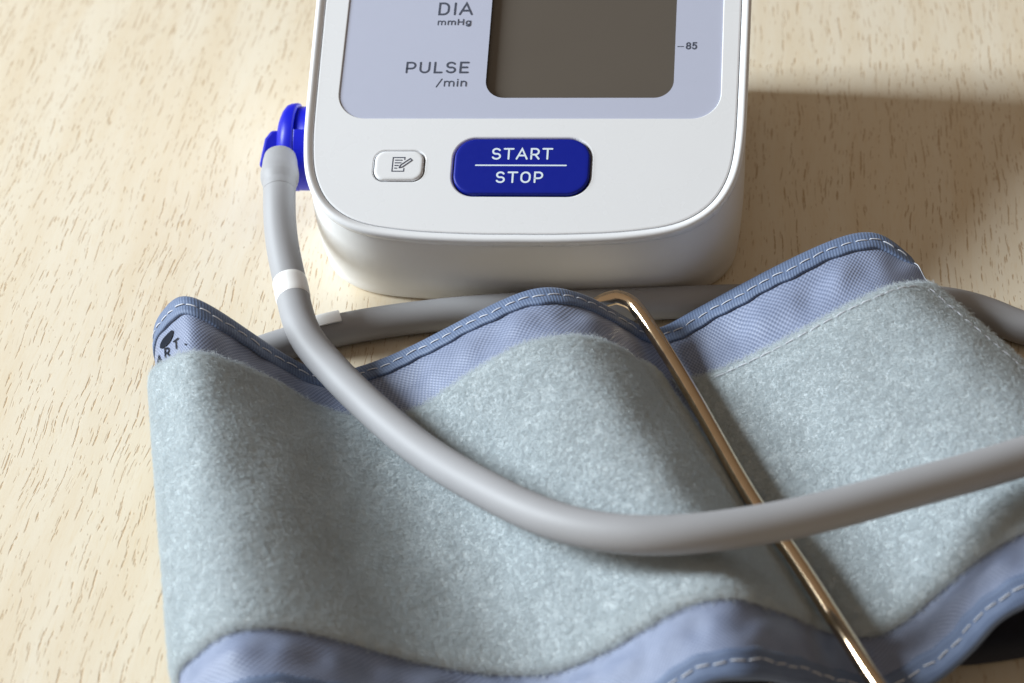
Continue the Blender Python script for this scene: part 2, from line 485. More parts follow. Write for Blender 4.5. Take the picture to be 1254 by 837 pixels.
SMAX = 106.0
def outline():
    """half outline of the lid (u across from the middle, s up the slope) made into a closed loop"""
    half = [(0, -0.20), (8, -0.2), (16, 0.05), (23, 0.45), (30, 1.25), (36, 2.45), (41.5, 4.8), (46.6, 9.2), (49.8, 15), (51.2, 20.5), (51.85, 27), (52.05, 34),
            (52.2, 60), (52.2, 74), (52.0, 84), (51.2, 91), (48.6, 98), (43.5, 102.6), (36, 105.0), (24, 105.8), (10, 106), (0, 106)]
    full = half + [(-u, s) for u, s in reversed(half[1:-1])]
    full.append(full[0])
    ev = chord_spline(full)
    P, _ = resample(ev, 241)
    return P[:-1]
OUT = outline()
d_ = np.roll(OUT, -1, 0) - np.roll(OUT, 1, 0)
ONRM = np.stack([-d_[:, 1], d_[:, 0]], 1); ONRM /= np.linalg.norm(ONRM, axis=1)[:, None]   # points inward (loop runs counter-clockwise)
def rim_ring(off, h):
    Q = OUT + ONRM * off
    return [face(fxc(s) + u * fk(s), s, h) for u, s in Q]
def base_ring(off, z, f=0.0):
    Q = OUT + ONRM * off
    return [(0.55 + u * 0.985, 3.0 + s * 0.84, z) for u, s in Q]

mon = thing("blood_pressure_monitor", "white upper arm blood pressure monitor with blue start stop button and grey screen", "blood pressure monitor", (0, 0, 0))

def rrect(x0, x1, s0, s1, r, n=10, off=0.0, sq=1.0):
    pts = []
    x0 -= off; x1 += off; s0 -= off; s1 += off; r = max(0.05, r + off)
    for cx_, cy_, a0 in ((x1 - r, s1 - r * sq, 0), (x0 + r, s1 - r * sq, 90), (x0 + r, s0 + r * sq, 180), (x1 - r, s0 + r * sq, 270)):
        for k in range(n + 1):
            a = math.radians(a0 + 90 * k / n)
            pts.append((cx_ + r * math.cos(a), cy_ + r * sq * math.sin(a)))
    return pts
def skew(pts, h, sref=None):
    return [face(x + 0.022 * (s - (33 if sref is None else sref)), s, h) for x, s in pts]

def monitor():
    # body wall under the lip
    lo = base_ring(2.6, 0.0); b1 = base_ring(1.2, 0.35); b2 = base_ring(0.3, 1.4); b3 = base_ring(0.0, 3.2)
    top = rim_ring(0.9, -2.6)
    rings = [lo, b1, b2, b3]
    A = np.array(b3); B = np.array(top)
    for k in range(1, 13):
        t = k / 12
        p = A * (1 - t) + B * t
        bulge = math.sin(math.pi * t) * 0.9
        cxy = p[:, :2] - np.array([0.55, 52]); cxy /= np.linalg.norm(cxy, axis=1)[:, None]
        p[:, :2] += cxy * bulge
        rings.append([tuple(q) for q in p])
    rings.append(rim_ring(1.3, -2.0))
    V, F = loft(rings, True, True, True)
    link_mesh("body", V, F, MAT["body"], mon)
    # lip
    prof = [(1.2, -2.1), (0.35, -2.15), (0.08, -1.9), (0.0, -1.4), (0.0, -0.55), (0.12, -0.05), (0.40, 0.32), (0.75, 0.50), (1.05, 0.50), (1.4, 0.38), (1.8, 0.14), (2.12, -0.08), (2.24, -0.25), (2.27, -0.7)]
    V, F = loft([rim_ring(a, b) for a, b in prof], True)
    link_mesh("rim", V, F, MAT["white"], mon)
    # front plate with openings
    PAN = (-43.85, 46.35, 32.35, 98.0, 6.8)
    BTN = (-15.2, 16.4, 12.2, 26.6, 5.0)
    MEM = (-33.9, -22.4, 15.8, 23.4, 2.5)
    def hole(b, off, h): return skew(rrect(*b, n=12, off=off), h, (b[2] + b[3]) / 2 if b is not PAN else 33)
    outer0 = rim_ring(2.38, -0.7); outer1 = rim_ring(2.40, -0.22); outer2 = rim_ring(2.52, -0.06); outer3 = rim_ring(2.8, 0.0)
    V, F = loft([outer0, outer1, outer2, outer3], True)
    n0 = len(V) - len(outer3)
    loops = [[Vector(p) for p in outer3]]
    holes = [hole(PAN, 0.25, 0), hole(BTN, 0.85, 0), hole(MEM, 0.6, 0)]
    for hl in holes: loops.append([Vector(p) for p in hl])
    flat = [p for lp in loops for p in lp]
    tri = tessellate_polygon(loops)
    base = len(V)
    V += [tuple(p) for p in flat]
    F += [tuple(base + i for i in t) for t in tri]
    for b, offs in ((PAN, ((0.25, 0.0), (0.12, -0.06), (0.04, -0.2), (0.0, -0.5))), (BTN, ((0.85, 0.0), (0.62, -0.08), (0.42, -0.32), (0.32, -0.75), (0.32, -1.5))), (MEM, ((0.6, 0.0), (0.42, -0.08), (0.28, -0.3), (0.24, -0.6), (0.24, -1.2)))):
        v, f = loft([hole(b, a, h) for a, h in offs], True)
        k = len(V); V += v; F += [tuple(k + i for i in q) for q in f]
    fp = link_mesh("front_plate", V, F, MAT["white"], mon, smooth=False)
    # lavender display panel with the window opening
    LCD = (-9.15, 35.3, 37.95, 92.0, 4.6)
    po = skew(rrect(*PAN, n=12, off=-0.02), -0.30)
    lo_ = skew(rrect(*LCD, n=12), -0.30)
    loops = [[Vector(p) for p in po], [Vector(p) for p in lo_]]
    V = [tuple(p) for lp in loops for p in lp]
    F = [tuple(t) for t in tessellate_polygon(loops)]
    pan = link_mesh("display_panel", V, F, MAT["panel"], mon, smooth=False)
    V, F = loft([lo_, skew(rrect(*LCD, n=12), -1.95)], True)
    link_mesh("screen_frame", V, F, MAT["lcdwall"], mon, smooth=False)
    ls = skew(rrect(*LCD, n=12, off=0.3), -1.9)
    link_mesh("screen", ls, [tuple(range(len(ls)))], MAT["lcd"], mon, smooth=False)
    # the darker border of the liquid crystal glass
    # lettering on the panel
    def on_panel(x0, s0):
        return lambda x, y, z: face(x0 + x + 0.022 * (s0 + y - 33) + 0.015 * y, s0 + y, -0.30 + z)
    def pr(name, text, x0, x1, s0, hgt, stroke, space):
        xx = x0 - 0.022 * (s0 - 33)
        runs, st = write(text, hgt, x1 - x0 - stroke, stroke, space)
        return print_mesh(name, [[(x + stroke / 2, y) for x, y in r] for r in runs], st, on_panel(xx, s0 + stroke / 2), MAT["ink"], pan)
    pr("printed_text", "DIA", -21.6, -13.0, 60.75, 3.10, 0.52, 0.30)
    pr("printed_text", "mmHg", -21.5, -13.2, 57.95, 1.45, 0.30, 0.26)
    pr("printed_text", "PULSE", -28.5, -13.1, 44.65, 2.70, 0.48, 0.30)
    pr("printed_text", "/min", -20.85, -13.35, 41.0, 1.85, 0.32, 0.24)
    pr("printed_text", "-", 36.15, 37.75, 50.95, 1.6, 0.22, 0.2)
    pr("printed_text", "85", 38.1, 40.95, 51.05, 1.65, 0.36, 0.22)
    # start stop button
    def button(name, b, mat, hs):
        rings = [hole(b, o, h) for o, h in hs]
        V, F = loft(rings, True, False, True)
        return link_mesh(name, V, F, mat, mon)
    sb = button("start_stop_button", BTN, MAT["blue"], [(0.05, -1.5), (0.02, -0.2), (-0.03, 0.12), (-0.12, 0.32), (-0.32, 0.44), (-0.6, 0.47), (-1.2, 0.47)])
    for p in sb.data.polygons:
        if len(p.vertices) > 8: p.use_smooth = False
    def on_btn(x0, s0): return lambda x, y, z: face(x0 + x + 0.022 * y, s0 + y, 0.47 + z)
    def prb(text, x0, x1, s0, hgt, stroke):
        runs, st = write(text, hgt, x1 - x0 - stroke, stroke, 0.30)
        print_mesh("printed_text", [[(x + stroke / 2, y + stroke / 2) for x, y in r] for r in runs], st, on_btn(x0, s0), MAT["wink"], sb)
    prb("START", -6.65, 7.75, 21.05, 2.62, 0.44)
    prb("STOP", -5.45, 5.75, 14.95, 2.55, 0.44)
    print_mesh("printed_line", [[(0.2, 0), (21.2, 0)]], 0.36, on_btn(-10.3, 19.57), MAT["wink"], sb)
    mb = button("memory_button", MEM, MAT["white"], [(0.0, -1.2), (0.0, -0.1), (-0.06, 0.14), (-0.25, 0.32), (-0.6, 0.38), (-1.0, 0.38)])
    for p in mb.data.polygons:
        if len(p.vertices) > 8: p.use_smooth = False
    def on_mem(x, y, z): return face(-29.85 + x + 0.03 * y, 17.85 + y, 0.38 + z)
    note = [[(2.9, 0.9), (2.9, 0.15), (0.15, 0.15), (0.15, 3.75), (2.9, 3.75), (2.9, 3.2)],
            [(0.7, 3.05), (2.3, 3.05)], [(0.7, 2.35), (2.1, 2.35)], [(0.7, 1.65), (1.5, 1.65)], [(0.7, 0.95), (1.2, 0.95)],
            [(1.75, 1.05), (2.05, 1.75), (4.2, 3.5)], [(4.2, 3.5), (4.65, 3.05)], [(4.65, 3.05), (2.5, 1.25), (1.75, 1.05)]]
    print_mesh("printed_icon", note, 0.26, on_mem, MAT["ink"], mb)
monitor()

# ------------------------------------------------------------------ arm cuff surface
def interp_row(pts):
    u = [p[0] for p in pts]; q = [p[1:] for p in pts]
    return natural_spline(u, q)
def tuck(L):
    x, y, z = L
    return [(-1.0, x + 34, y - 2, 1.0), (-0.72, x + 16, y - 1, 1.2), (-0.45, x + 5.0, y, 2.6), (-0.22, x + 0.9, y, 6.8), (0.0, x, y, z)]
ROW_E = tuck((-82.0, -23.0, 12.5)) + [
    (0.5, -78.4, -22.8, 21.0), (1.0, -70.8, -25.4, 26.0), (1.35, -62.0, -26.8, 20.0), (1.7, -52.5, -27.2, 11.0), (2.0, -43.6, -27.8, 6.2), (2.25, -36.4, -25.8, 5.5),
    (2.5, -25.2, -23.3, 9.0), (2.75, -10.4, -21.1, 17.0), (3.0, 4.2, -18.8, 23.5), (3.25, 12.9, -17.4, 22.0), (3.5, 18.4, -15.0, 17.0), (3.75, 26.2, -12.8, 9.0),
    (4.0, 32.3, -10.3, 4.5), (4.25, 38.9, -7.2, 6.0), (4.5, 46.0, -5.6, 10.0), (4.75, 60.6, -2.4, 17.8), (5.0, 75.5, 2.3, 22.4), (5.3, 84.2, 2.0, 22.0), (5.6, 88.5, -1.4, 20.0)]
ROW_F = tuck((-80.2, -35.4, 12.5)) + [
    (0.5, -74.4, -38.9, 21.0), (1.0, -66.8, -42.2, 26.0), (1.35, -58.6, -40.2, 20.0), (1.7, -49.9, -39.0, 12.0), (2.0, -38.6, -40.8, 6.5), (2.3, -21.6, -42.2, 9.5),
    (2.55, -12.1, -40.9, 16.0), (2.8, 1.7, -37.4, 24.0), (3.0, 10.6, -36.2, 26.3), (3.25, 16.9, -35.0, 25.0), (3.5, 21.9, -33.5, 21.5), (3.75, 29.1, -30.4, 13.0),
    (4.0, 36.3, -27.6, 6.0), (4.2, 41.8, -26.6, 6.0), (4.4, 46.7, -26.8, 8.4), (4.7, 60.1, -25.6, 16.2), (5.0, 77.7, -19.6, 23.8), (5.3, 86.4, -14.6, 23.2), (5.6, 93.2, -9.8, 19.5)]
ROW_N = tuck((-58.0, -121.5, 12.5)) + [
    (0.5, -54.0, -120.2, 19.0), (1.0, -42.5, -118.2, 25.0), (1.4, -26.8, -115.6, 19.0), (1.75, -12.7, -113.4, 10.0), (2.0, 2.4, -112.9, 6.0), (2.2, 10.8, -113.4, 7.0),
    (2.4, 18.1, -113.9, 10.6), (2.7, 32.2, -112.5, 21.0), (2.85, 39.0, -111.0, 25.2), (3.0, 46.0, -110.2, 27.2), (3.25, 53.0, -108.8, 24.0), (3.5, 60.0, -105.8, 17.0), (3.75, 66.6, -103.2, 9.6),
    (4.0, 74.3, -101.4, 6.0), (4.2, 80.6, -100.6, 8.2), (4.5, 91.6, -96.3, 18.0), (4.8, 105.0, -91.6, 27.0), (5.0, 118.0, -87.0, 29.0), (5.3, 132.0, -84.0, 25.0), (5.6, 143.0, -82.0, 18.0)]
nb = {1.0: (-39.0, -130.0, 25.0), 2.0: (6.0, -125.0, 6.5), 2.7: (35.4, -124.6, 20.5), 3.0: (48.0, -122.0, 26.0), 3.25: (54.0, -119.9, 23.5), 3.5: (60.6, -117.0, 17.5), 3.75: (68.0, -113.8, 10.5),
      4.0: (77.0, -111.6, 6.0), 4.2: (84.6, -109.2, 8.8), 4.5: (93.5, -105.4, 17.5), 4.8: (104.0, -102.0, 26.0)}
ROW_B = []; ROW_X = []
evN = interp_row(ROW_N)
for p in ROW_N:
    u = p[0]
    q = np.array(nb[u]) if u in nb else np.array(p[1:]) + np.array((3.2, -11.4, -0.3))
    ROW_B.append((u, *q))
    ROW_X.append((u, q[0] + 1.6, q[1] - 4.4, max(0.9, q[2] - 2.2)))
RV = np.array([0.0, 0.125, 0.855, 0.955, 1.0])
REV = [interp_row(r) for r in (ROW_E, ROW_F, ROW_N, ROW_B, ROW_X)]

def vnoise(x, y, seed=0):
    s = 0
    for k, (fx, fy, ph) in enumerate(((0.31, 0.17, 1.3), (0.53, 0.29, 4.1), (0.83, -0.37, 2.2), (1.31, 0.61, 5.7))):
        s = s + np.sin(x * fx + y * fy + ph + seed * 1.7) * np.cos(y * fx * 0.8 - x * fy * 0.6 + ph * 2 + seed) / (1 + 0.6 * k)
    return s / 2

def surf(u, v):
    """points of the cloth for arrays u, v (without wrinkles for the fleece, with puckers on the bands)"""
    u = np.asarray(u, float); v = np.asarray(v, float)
    R5 = np.stack([e(u) for e in REV])                      # 5 x n x 3
    i = np.clip(np.searchsorted(RV, v, side="right") - 1, 0, 3)
    t = (v - RV[i]) / (RV[i + 1] - RV[i])
    idx = np.arange(len(u))
    P = R5[i, idx] * (1 - t)[:, None] + R5[i + 1, idx] * t[:, None]
    # puckers where the bands are gathered by the stitching
    wfar = np.exp(-((v - 0.078) / 0.026) ** 2)
    wnear = np.exp(-((v - 0.905) / 0.026) ** 2)
    amp = 0.75 * wfar + 1.0 * wnear
    pk = np.sin(P[:, 0] * 0.27 + 2.0 * np.sin(P[:, 0] * 0.09)) * 0.85 + 0.3 * np.sin(P[:, 0] * 0.7 + 1) + 0.35 * vnoise(P[:, 0] * 0.8, P[:, 1] * 0.3, 3)
    soft = np.clip((u + 0.3) * 3, 0, 1)
    P[:, 2] += amp * (pk + 0.35) * soft
    wm = np.exp(-((v - 0.49) / 0.33) ** 4)
    P[:, 2] += wm * 0.7 * vnoise(P[:, 0] * 0.33, P[:, 1] * 0.2, 1) * soft
    P[:, 2] = np.maximum(P[:, 2], 0.7)
    return P
def surf_frame(u, v):
    e = 1e-3
    P = surf(u, v)
    U = surf(u + e, v) - surf(u - e, v); U /= np.linalg.norm(U, axis=1)[:, None]
    vv0 = np.clip(v - e, 0, 1); vv1 = np.clip(v + e, 0, 1)
    Vt = surf(u, vv0) - surf(u, vv1); Vt /= np.linalg.norm(Vt, axis=1)[:, None]
    Nn = np.cross(U, Vt); Nn /= np.linalg.norm(Nn, axis=1)[:, None]
    return P, U, Vt, Nn

def grid(u0, u1, nu, vs, lift=0.0, edge=None):
    """grid of the cloth; returns verts (nu*nv), faces, uv in mm"""
    us = np.linspace(u0, u1, 900)
    s = np.zeros((5, 900))
    mid = surf(us, np.full(900, 0.4))
    arcl = np.concatenate([[0], np.cumsum(np.linalg.norm(np.diff(mid, axis=0), axis=1))])
    uu = np.interp(np.linspace(0, arcl[-1], nu), arcl, us)
    al = np.linspace(0, arcl[-1], nu)
    U, Vv = np.meshgrid(uu, vs, indexing="ij")
    P, Tu, Tv, Nn = surf_frame(U.ravel(), Vv.ravel())
    off = np.full(len(P), lift) if edge is None else edge(U.ravel(), Vv.ravel())
    P = P + Nn * off[:, None]
    nv = len(vs)
    F = [(i * nv + j, i * nv + j + 1, (i + 1) * nv + j + 1, (i + 1) * nv + j) for i in range(nu - 1) for j in range(nv - 1)]
    uv = np.stack([np.repeat(al, nv), np.tile(np.array(vs) * 122.0, nu)], 1)
    return P, F, uv, Nn

cuff = thing("arm_cuff", "folded blue grey fabric arm cuff with fleece panels lying in waves on the table", "arm cuff", (0, 0, 0))

def solid(o, th, off=-1):
    md = o.modifiers.new("solid", "SOLIDIFY"); md.thickness = th * MM; md.offset = off
    return md

vs = np.concatenate([np.linspace(0, 0.125, 18), np.linspace(0.145, 0.835, 22), np.linspace(0.855, 1.0, 22)])
P, F, uv, _ = grid(-1.0, 5.6, 330, vs)
shell = link_mesh("cuff_shell", P, F, MAT["nylon"], cuff, uvs=uv)
solid(shell, 1.0, -1)

# --- edge binding tapes with their stitches
def edge_curve(v, u0, u1, n):
    us = np.linspace(u0, u1, 2400); Q = surf(us, np.full(len(us), v))
    s = np.concatenate([[0], np.cumsum(np.linalg.norm(np.diff(Q, axis=0), axis=1))])
    uu = np.interp(np.linspace(0, s[-1], n), s, us)
    return uu, np.linspace(0, s[-1], n), s[-1]

def stitch_mesh(name="stitch", L=2.75, r=0.145):
    V, F = [], []
    xs = [-0.5, -0.46, -0.3, 0, 0.3, 0.46, 0.5]; zs = [-0.22, 0.02, 0.14, 0.2, 0.14, 0.02, -0.22]; rs = [0.5, 0.9, 1, 1, 1, 0.9, 0.5]
    rings = [[(x * L, r * k * math.cos(a), z + r * k * math.sin(a)) for a in (2 * math.pi * q / 6 for q in range(6))] for x, z, k in zip(xs, zs, rs)]
    V, F = loft(rings, True, True, True)
    me = bpy.data.meshes.new(name)
    me.from_pydata([tuple(c * MM for c in v) for v in V], [], F)
    me.materials.append(MAT["thread"])
    me.polygons.foreach_set("use_smooth", [True] * len(me.polygons))
    return me
SM = stitch_mesh()

def put_stitches(pts, tang, nrm, parent, gap=3.35, start=1.0, lift=0.05):
    s = np.concatenate([[0], np.cumsum(np.linalg.norm(np.diff(pts, axis=0), axis=1))])
    q = start
    while q < s[-1] - 1.5:
        L = gap * rnd.uniform(0.93, 1.07)
        c = np.array([np.interp(q, s, pts[:, k]) for k in range(3)])
        a = np.array([np.interp(q - 1.2, s, pts[:, k]) for k in range(3)])
        b = np.array([np.interp(q + 1.2, s, pts[:, k]) for k in range(3)])
        n_ = np.array([np.interp(q, s, nrm[:, k]) for k in range(3)]); n_ /= np.linalg.norm(n_)
        t = b - a; t /= np.linalg.norm(t); w_ = np.cross(n_, t); w_ /= np.linalg.norm(w_); n2 = np.cross(t, w_)
        ang = rnd.uniform(-0.08, 0.10)
        t2 = t * math.cos(ang) + w_ * math.sin(ang); w2 = np.cross(n2, t2)
        o = bpy.data.objects.new("stitch", SM); C.objects.link(o); o.parent = parent
        m4 = Matrix.Identity(4)
        for k in range(3):
            m4[k][0], m4[k][1], m4[k][2], m4[k][3] = t2[k] * rnd.uniform(0.9, 1.08), w2[k], n2[k], (c[k] + n2[k] * lift) * MM
        o.matrix_basis = m4
        q += L

def binding(far=True, u0=-0.9, u1=5.6):
    v = 0.0 if far else 1.0
    n = 420
    uu, al, tot = edge_curve(v, u0, u1, n)
    Pp, Tu, Tv, Nn = surf_frame(uu, np.full(n, 0.0015 if far else 0.9985))
    inw = -Tv if far else Tv
    # smooth the frame so the tape does not follow every pucker
    k = np.ones(9) / 9
    def sm(A):
        B = np.stack([np.convolve(np.pad(A[:, i], 4, mode="edge"), k, mode="valid") for i in range(3)], 1)
        return B / np.linalg.norm(B, axis=1)[:, None]
    inw, Nn = sm(inw), sm(Nn)
    wv = 0.22 * np.sin(al * 0.45) + 0.13 * np.sin(al * 1.07 + 1)
    width = 6.0 if far else 5.4
    prof = [(width, 0.10), (width, 0.62), (width - 0.25, 0.78), (width * 0.72, 0.92), (width * 0.55, 0.72), (width * 0.42, 0.88), (1.2, 0.95), (0.2, 0.75), (-0.45, 0.3), (-0.62, -0.35), (-0.45, -0.95), (0.2, -1.35), (width - 0.4, -1.5)]
    cross = np.concatenate([[0], np.cumsum([math.dist(prof[i], prof[i + 1]) for i in range(len(prof) - 1)])])
    V = []; uvs = []
    for i in range(n):
        for j, (a, h) in enumerate(prof):
            aa = a + (wv[i] if a > 1 else 0)
            V.append(Pp[i] + inw[i] * aa + Nn[i] * (h + 0.10 * wv[i] * (1 if a > 0.5 else 0)))
            uvs.append((al[i], cross[j]))
    m = len(prof)
    F = [(i * m + j, (i + 1) * m + j, (i + 1) * m + j + 1, i * m + j + 1) for i in range(n - 1) for j in range(m - 1)]
    V = np.array(V); V[:, 2] = np.maximum(V[:, 2], 0.15)
    if not far: F = [tuple(reversed(f)) for f in F]
    o = link_mesh("edge_binding", V, F, MAT["tape"], cuff, uvs=uvs)
    sel = (uu > -0.05)
    pts = (Pp + inw * (width * 0.55 + wv)[:, None] + Nn * 0.74)[sel]
    put_stitches(pts, None, Nn[sel], o)
    return o
bind_far = binding(True)
bind_near = binding(False)

# raised seam thread along the short end of the cuff
us_ = np.full(60, 5.57); vv_ = np.linspace(0.012, 0.13, 60)
Ps, _, _, Ns = surf_frame(us_, vv_)
tube("end_seam", Ps + Ns * 0.35, 0.09, MAT["thread"], cuff, 8)

# --- fleece panels
def fleece_panel(u0, u1, nu):
    v0, v1 = 0.137, 0.857
    def lift(u, v):
        e = np.minimum(np.minimum((v - v0) * 122, (v1 - v) * 122), np.minimum((u - u0), (u1 - u)) * 26)
        e = np.clip(e, 0, None)
        lf = 0.15 + 1.35 * (1 - np.exp(-e / 0.8))
        if u0 < 0: lf = lf - 1.15 * np.exp(-((u - 3.66) / 0.028) ** 2)
        return lf
    vv = np.concatenate([[v0, v0 + 0.003, v0 + 0.007, v0 + 0.014], np.linspace(v0 + 0.025, v1 - 0.025, 60), [v1 - 0.014, v1 - 0.007, v1 - 0.003, v1]])
    P, F, uv, Nn = grid(u0, u1, nu, vv, edge=lift)
    o = link_mesh("fleece_panel", P, F, MAT["fleece"], cuff, uvs=uv)
    # nap: short curly fibres combed in little tufts
    nv = len(vv)
    Q = np.array(P).reshape(nu, nv, 3); NN = Nn.reshape(nu, nv, 3)
    d1 = np.cross(Q[1:, :-1] - Q[:-1, :-1], Q[:-1, 1:] - Q[:-1, :-1])
    area = np.linalg.norm(d1, axis=2).ravel()
    nclump = int(area.sum() * 10.0)
    per = 3
    cell = nrs.choice(len(area), nclump, p=area / area.sum())
    ci, cj = np.divmod(cell, nv - 1)
    fu, fv = nrs.rand(nclump), nrs.rand(nclump)
    def bil(A, ci, cj, fu, fv):
        fu = fu[:, None]; fv = fv[:, None]
        return (A[ci, cj] * (1 - fu) * (1 - fv) + A[ci + 1, cj] * fu * (1 - fv) + A[ci, cj + 1] * (1 - fu) * fv + A[ci + 1, cj + 1] * fu * fv)
    cp = bil(Q, ci, cj, fu, fv); cn = bil(NN, ci, cj, fu, fv)
    cp = np.repeat(cp, per, 0); cn = np.repeat(cn, per, 0)
    cn /= np.linalg.norm(cn, axis=1)[:, None]
    N = len(cp)
    cd = nrs.normal(size=(nclump, 3)); cd = np.repeat(cd, per, 0)
    jd = cd + 1.6 * nrs.normal(size=(N, 3))
    jd -= cn * (jd * cn).sum(1)[:, None]; jd /= np.linalg.norm(jd, axis=1)[:, None]
    jd2 = np.cross(cn, jd)
    sc_ = nrs.normal(size=(N, 3)) * 0.45; sc_ -= cn * (sc_ * cn).sum(1)[:, None]
    p0 = cp + sc_ - cn * 0.15
    Ln = np.repeat(nrs.uniform(0.7, 1.25, nclump), per) * nrs.uniform(0.7, 1.2, N)
    lift_ = nrs.uniform(0.12, 0.6, N)
    curl = nrs.normal(size=N) * 0.5
    K = 5
    pts = np.zeros((N, K, 3))
    for k in range(K):
        t = k / (K - 1)
        pts[:, k] = p0 + cn * (Ln * lift_ * math.sin(t * 2.2) * 0.95)[:, None] + jd * (Ln * t)[:, None] + jd2 * (Ln * curl * t * t)[:, None]
    hc = bpy.data.hair_curves.new("fleece_nap")
    hc.add_curves([K] * N)
    hc.attributes["position"].data.foreach_set("vector", (pts.reshape(-1, 3) * MM).astype(np.float32).ravel())
    rad = np.tile(np.linspace(1.0, 0.5, K), N) * 0.028 * MM
    at = hc.attributes.get("radius") or hc.attributes.new("radius", "FLOAT", "POINT")
    at.data.foreach_set("value", rad.astype(np.float32))
    hc.materials.append(MAT["fibre"])
    ho = bpy.data.objects.new("fleece_nap", hc); C.objects.link(ho); ho.parent = o
    ho["kind"] = "stuff"
    return o
left_panel = fleece_panel(-0.30, 3.85, 420)
right_panel = fleece_panel(3.96, 5.59, 114)

def seam(parent, u_list, v_list, lift=1.35):
    Pq, _, _, Nq = surf_frame(np.array(u_list), np.array(v_list))
    put_stitches(Pq + Nq * lift, None, Nq, parent, gap=3.0, start=1.5, lift=0.22)
uu = np.linspace(4.3, 5.42, 120)
seam(right_panel, uu, np.full(120, 0.160))
vv = np.linspace(0.165, 0.84, 120)
seam(right_panel, np.full(120, 5.43), vv)
seam(left_panel, np.full(120, 3.66), np.linspace(0.17, 0.84, 120), 0.2)

# --- print on the cuff: oval emblem and the end of a word, wrapped round the fold
def cuff_place(u0, v0, uscale, vscale):
    def f(x, y, z):
        Pq, _, _, Nq = surf_frame(np.array([u0 + x * uscale]), np.array([v0 - y * vscale]))
        return tuple(Pq[0] + Nq[0] * (0.15 + z))
    return f
runs = []
for ch, uc_, vb in (("A", 0.25, 0.131), ("R", 0.435, 0.121), ("T", 0.655, 0.1135), (".", 0.835, 0.1135)):
    k = 2.6
    x = (uc_ * 18.5) - GL[ch][0] * k / 2
    y = (0.131 - vb) * 122
    for s in GL[ch][1]:
        dense = []
        for a, b in zip(s[:-1], s[1:]):
            for t in np.linspace(0, 1, 5)[:-1]: dense.append((x + (a[0] + (b[0] - a[0]) * t) * k, y + (a[1] + (b[1] - a[1]) * t) * k))
        dense.append((x + s[-1][0] * k, y + s[-1][1] * k))
        runs.append(dense)
pl = cuff_place(0.0, 0.131, 1 / 18.5, 1 / 122.0)
print_mesh("printed_text", runs, 0.52, pl, MAT["print"], shell, z0=0.05)
po = cuff_place(0.455, 0.0795, 1 / 18.5, 1 / 122.0)
V = [po(0, 0, 0.12)]; F = []
for rr in (0.5, 1.0):
    V += [po(rr * (3.4 * math.cos(a) * 0.86 - 1.3 * math.sin(a) * 0.5), rr * (3.4 * math.cos(a) * 0.5 + 1.3 * math.sin(a) * 0.86), 0.12) for a in np.linspace(0, 2 * math.pi, 33)[:-1]]
F += [(0, 1 + k, 1 + (k + 1) % 32) for k in range(32)]
F += [(1 + k, 33 + k, 33 + (k + 1) % 32, 1 + (k + 1) % 32) for k in range(32)]
link_mesh("printed_emblem", V, F, MAT["print"], shell)

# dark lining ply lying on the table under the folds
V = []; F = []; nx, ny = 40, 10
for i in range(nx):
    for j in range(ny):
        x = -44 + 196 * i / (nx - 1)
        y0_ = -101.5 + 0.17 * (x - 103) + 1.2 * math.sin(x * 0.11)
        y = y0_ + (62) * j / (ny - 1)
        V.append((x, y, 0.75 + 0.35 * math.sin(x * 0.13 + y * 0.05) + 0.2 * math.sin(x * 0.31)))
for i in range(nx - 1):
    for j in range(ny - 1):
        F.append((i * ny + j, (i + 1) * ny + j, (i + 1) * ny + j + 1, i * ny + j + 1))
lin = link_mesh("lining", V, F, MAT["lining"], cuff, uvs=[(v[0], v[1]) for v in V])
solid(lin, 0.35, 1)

# --- metal ring: one bent wire, the long side lying in the second valley
ring_pts = [(23.0, -10.2, 14.4), (26.0, -11.5, 14.2), (28.4, -14.6, 13.7), (31.6, -20.2, 12.8), (40.9, -41.2, 12.6), (53.6, -73.2, 13.6), (59.2, -84.2, 14.0), (68.1, -103.1, 14.0), (75.8, -119.1, 13.4),
            (79.5, -127.0, 12.6), (79.2, -130.6, 11.6), (75.0, -131.4, 9.0), (66.0, -128.0, 5.5), (60.0, -117.0, 4.4), (44.0, -80.0, 4.2), (24.0, -36.0, 4.2), (15.5, -19.0, 4.8), (13.6, -15.2, 7.0), (16.3, -12.6, 11.0), (19.6, -10.8, 13.5)]
ring_ev = chord_spline(ring_pts + [ring_pts[0]])
RP, _ = resample(ring_ev, 260)
RR = tube_rings(RP[:-1], [1.0] * 259, 20)
for i_, ring_ in enumerate(RR):      # drawn wire with a slightly squared section
    c_ = RP[i_]; t_ = RP[(i_ + 1) % 259] - RP[i_ - 1 if i_ else 258]; t_ /= np.linalg.norm(t_)
    n0_ = np.array((0, 0, 1.0)) - t_ * t_[2]; n0_ /= np.linalg.norm(n0_); b0_ = np.cross(t_, n0_)
    RR[i_] = []
    for k_ in range(20):
        a_ = 2 * math.pi * k_ / 20; ca, sa = math.cos(a_), math.sin(a_)
        RR[i_].append(c_ + 1.74 * (np.sign(ca) * abs(ca) ** 1.0 * b0_ + np.sign(sa) * abs(sa) ** 1.0 * n0_))
V, F = loft(RR, True)
nR = 20
F += [(258 * nR + i, 258 * nR + (i + 1) % nR, (i + 1) % nR, i) for i in range(nR)]
link_mesh("metal_ring", V, F, MAT["metal"], cuff)

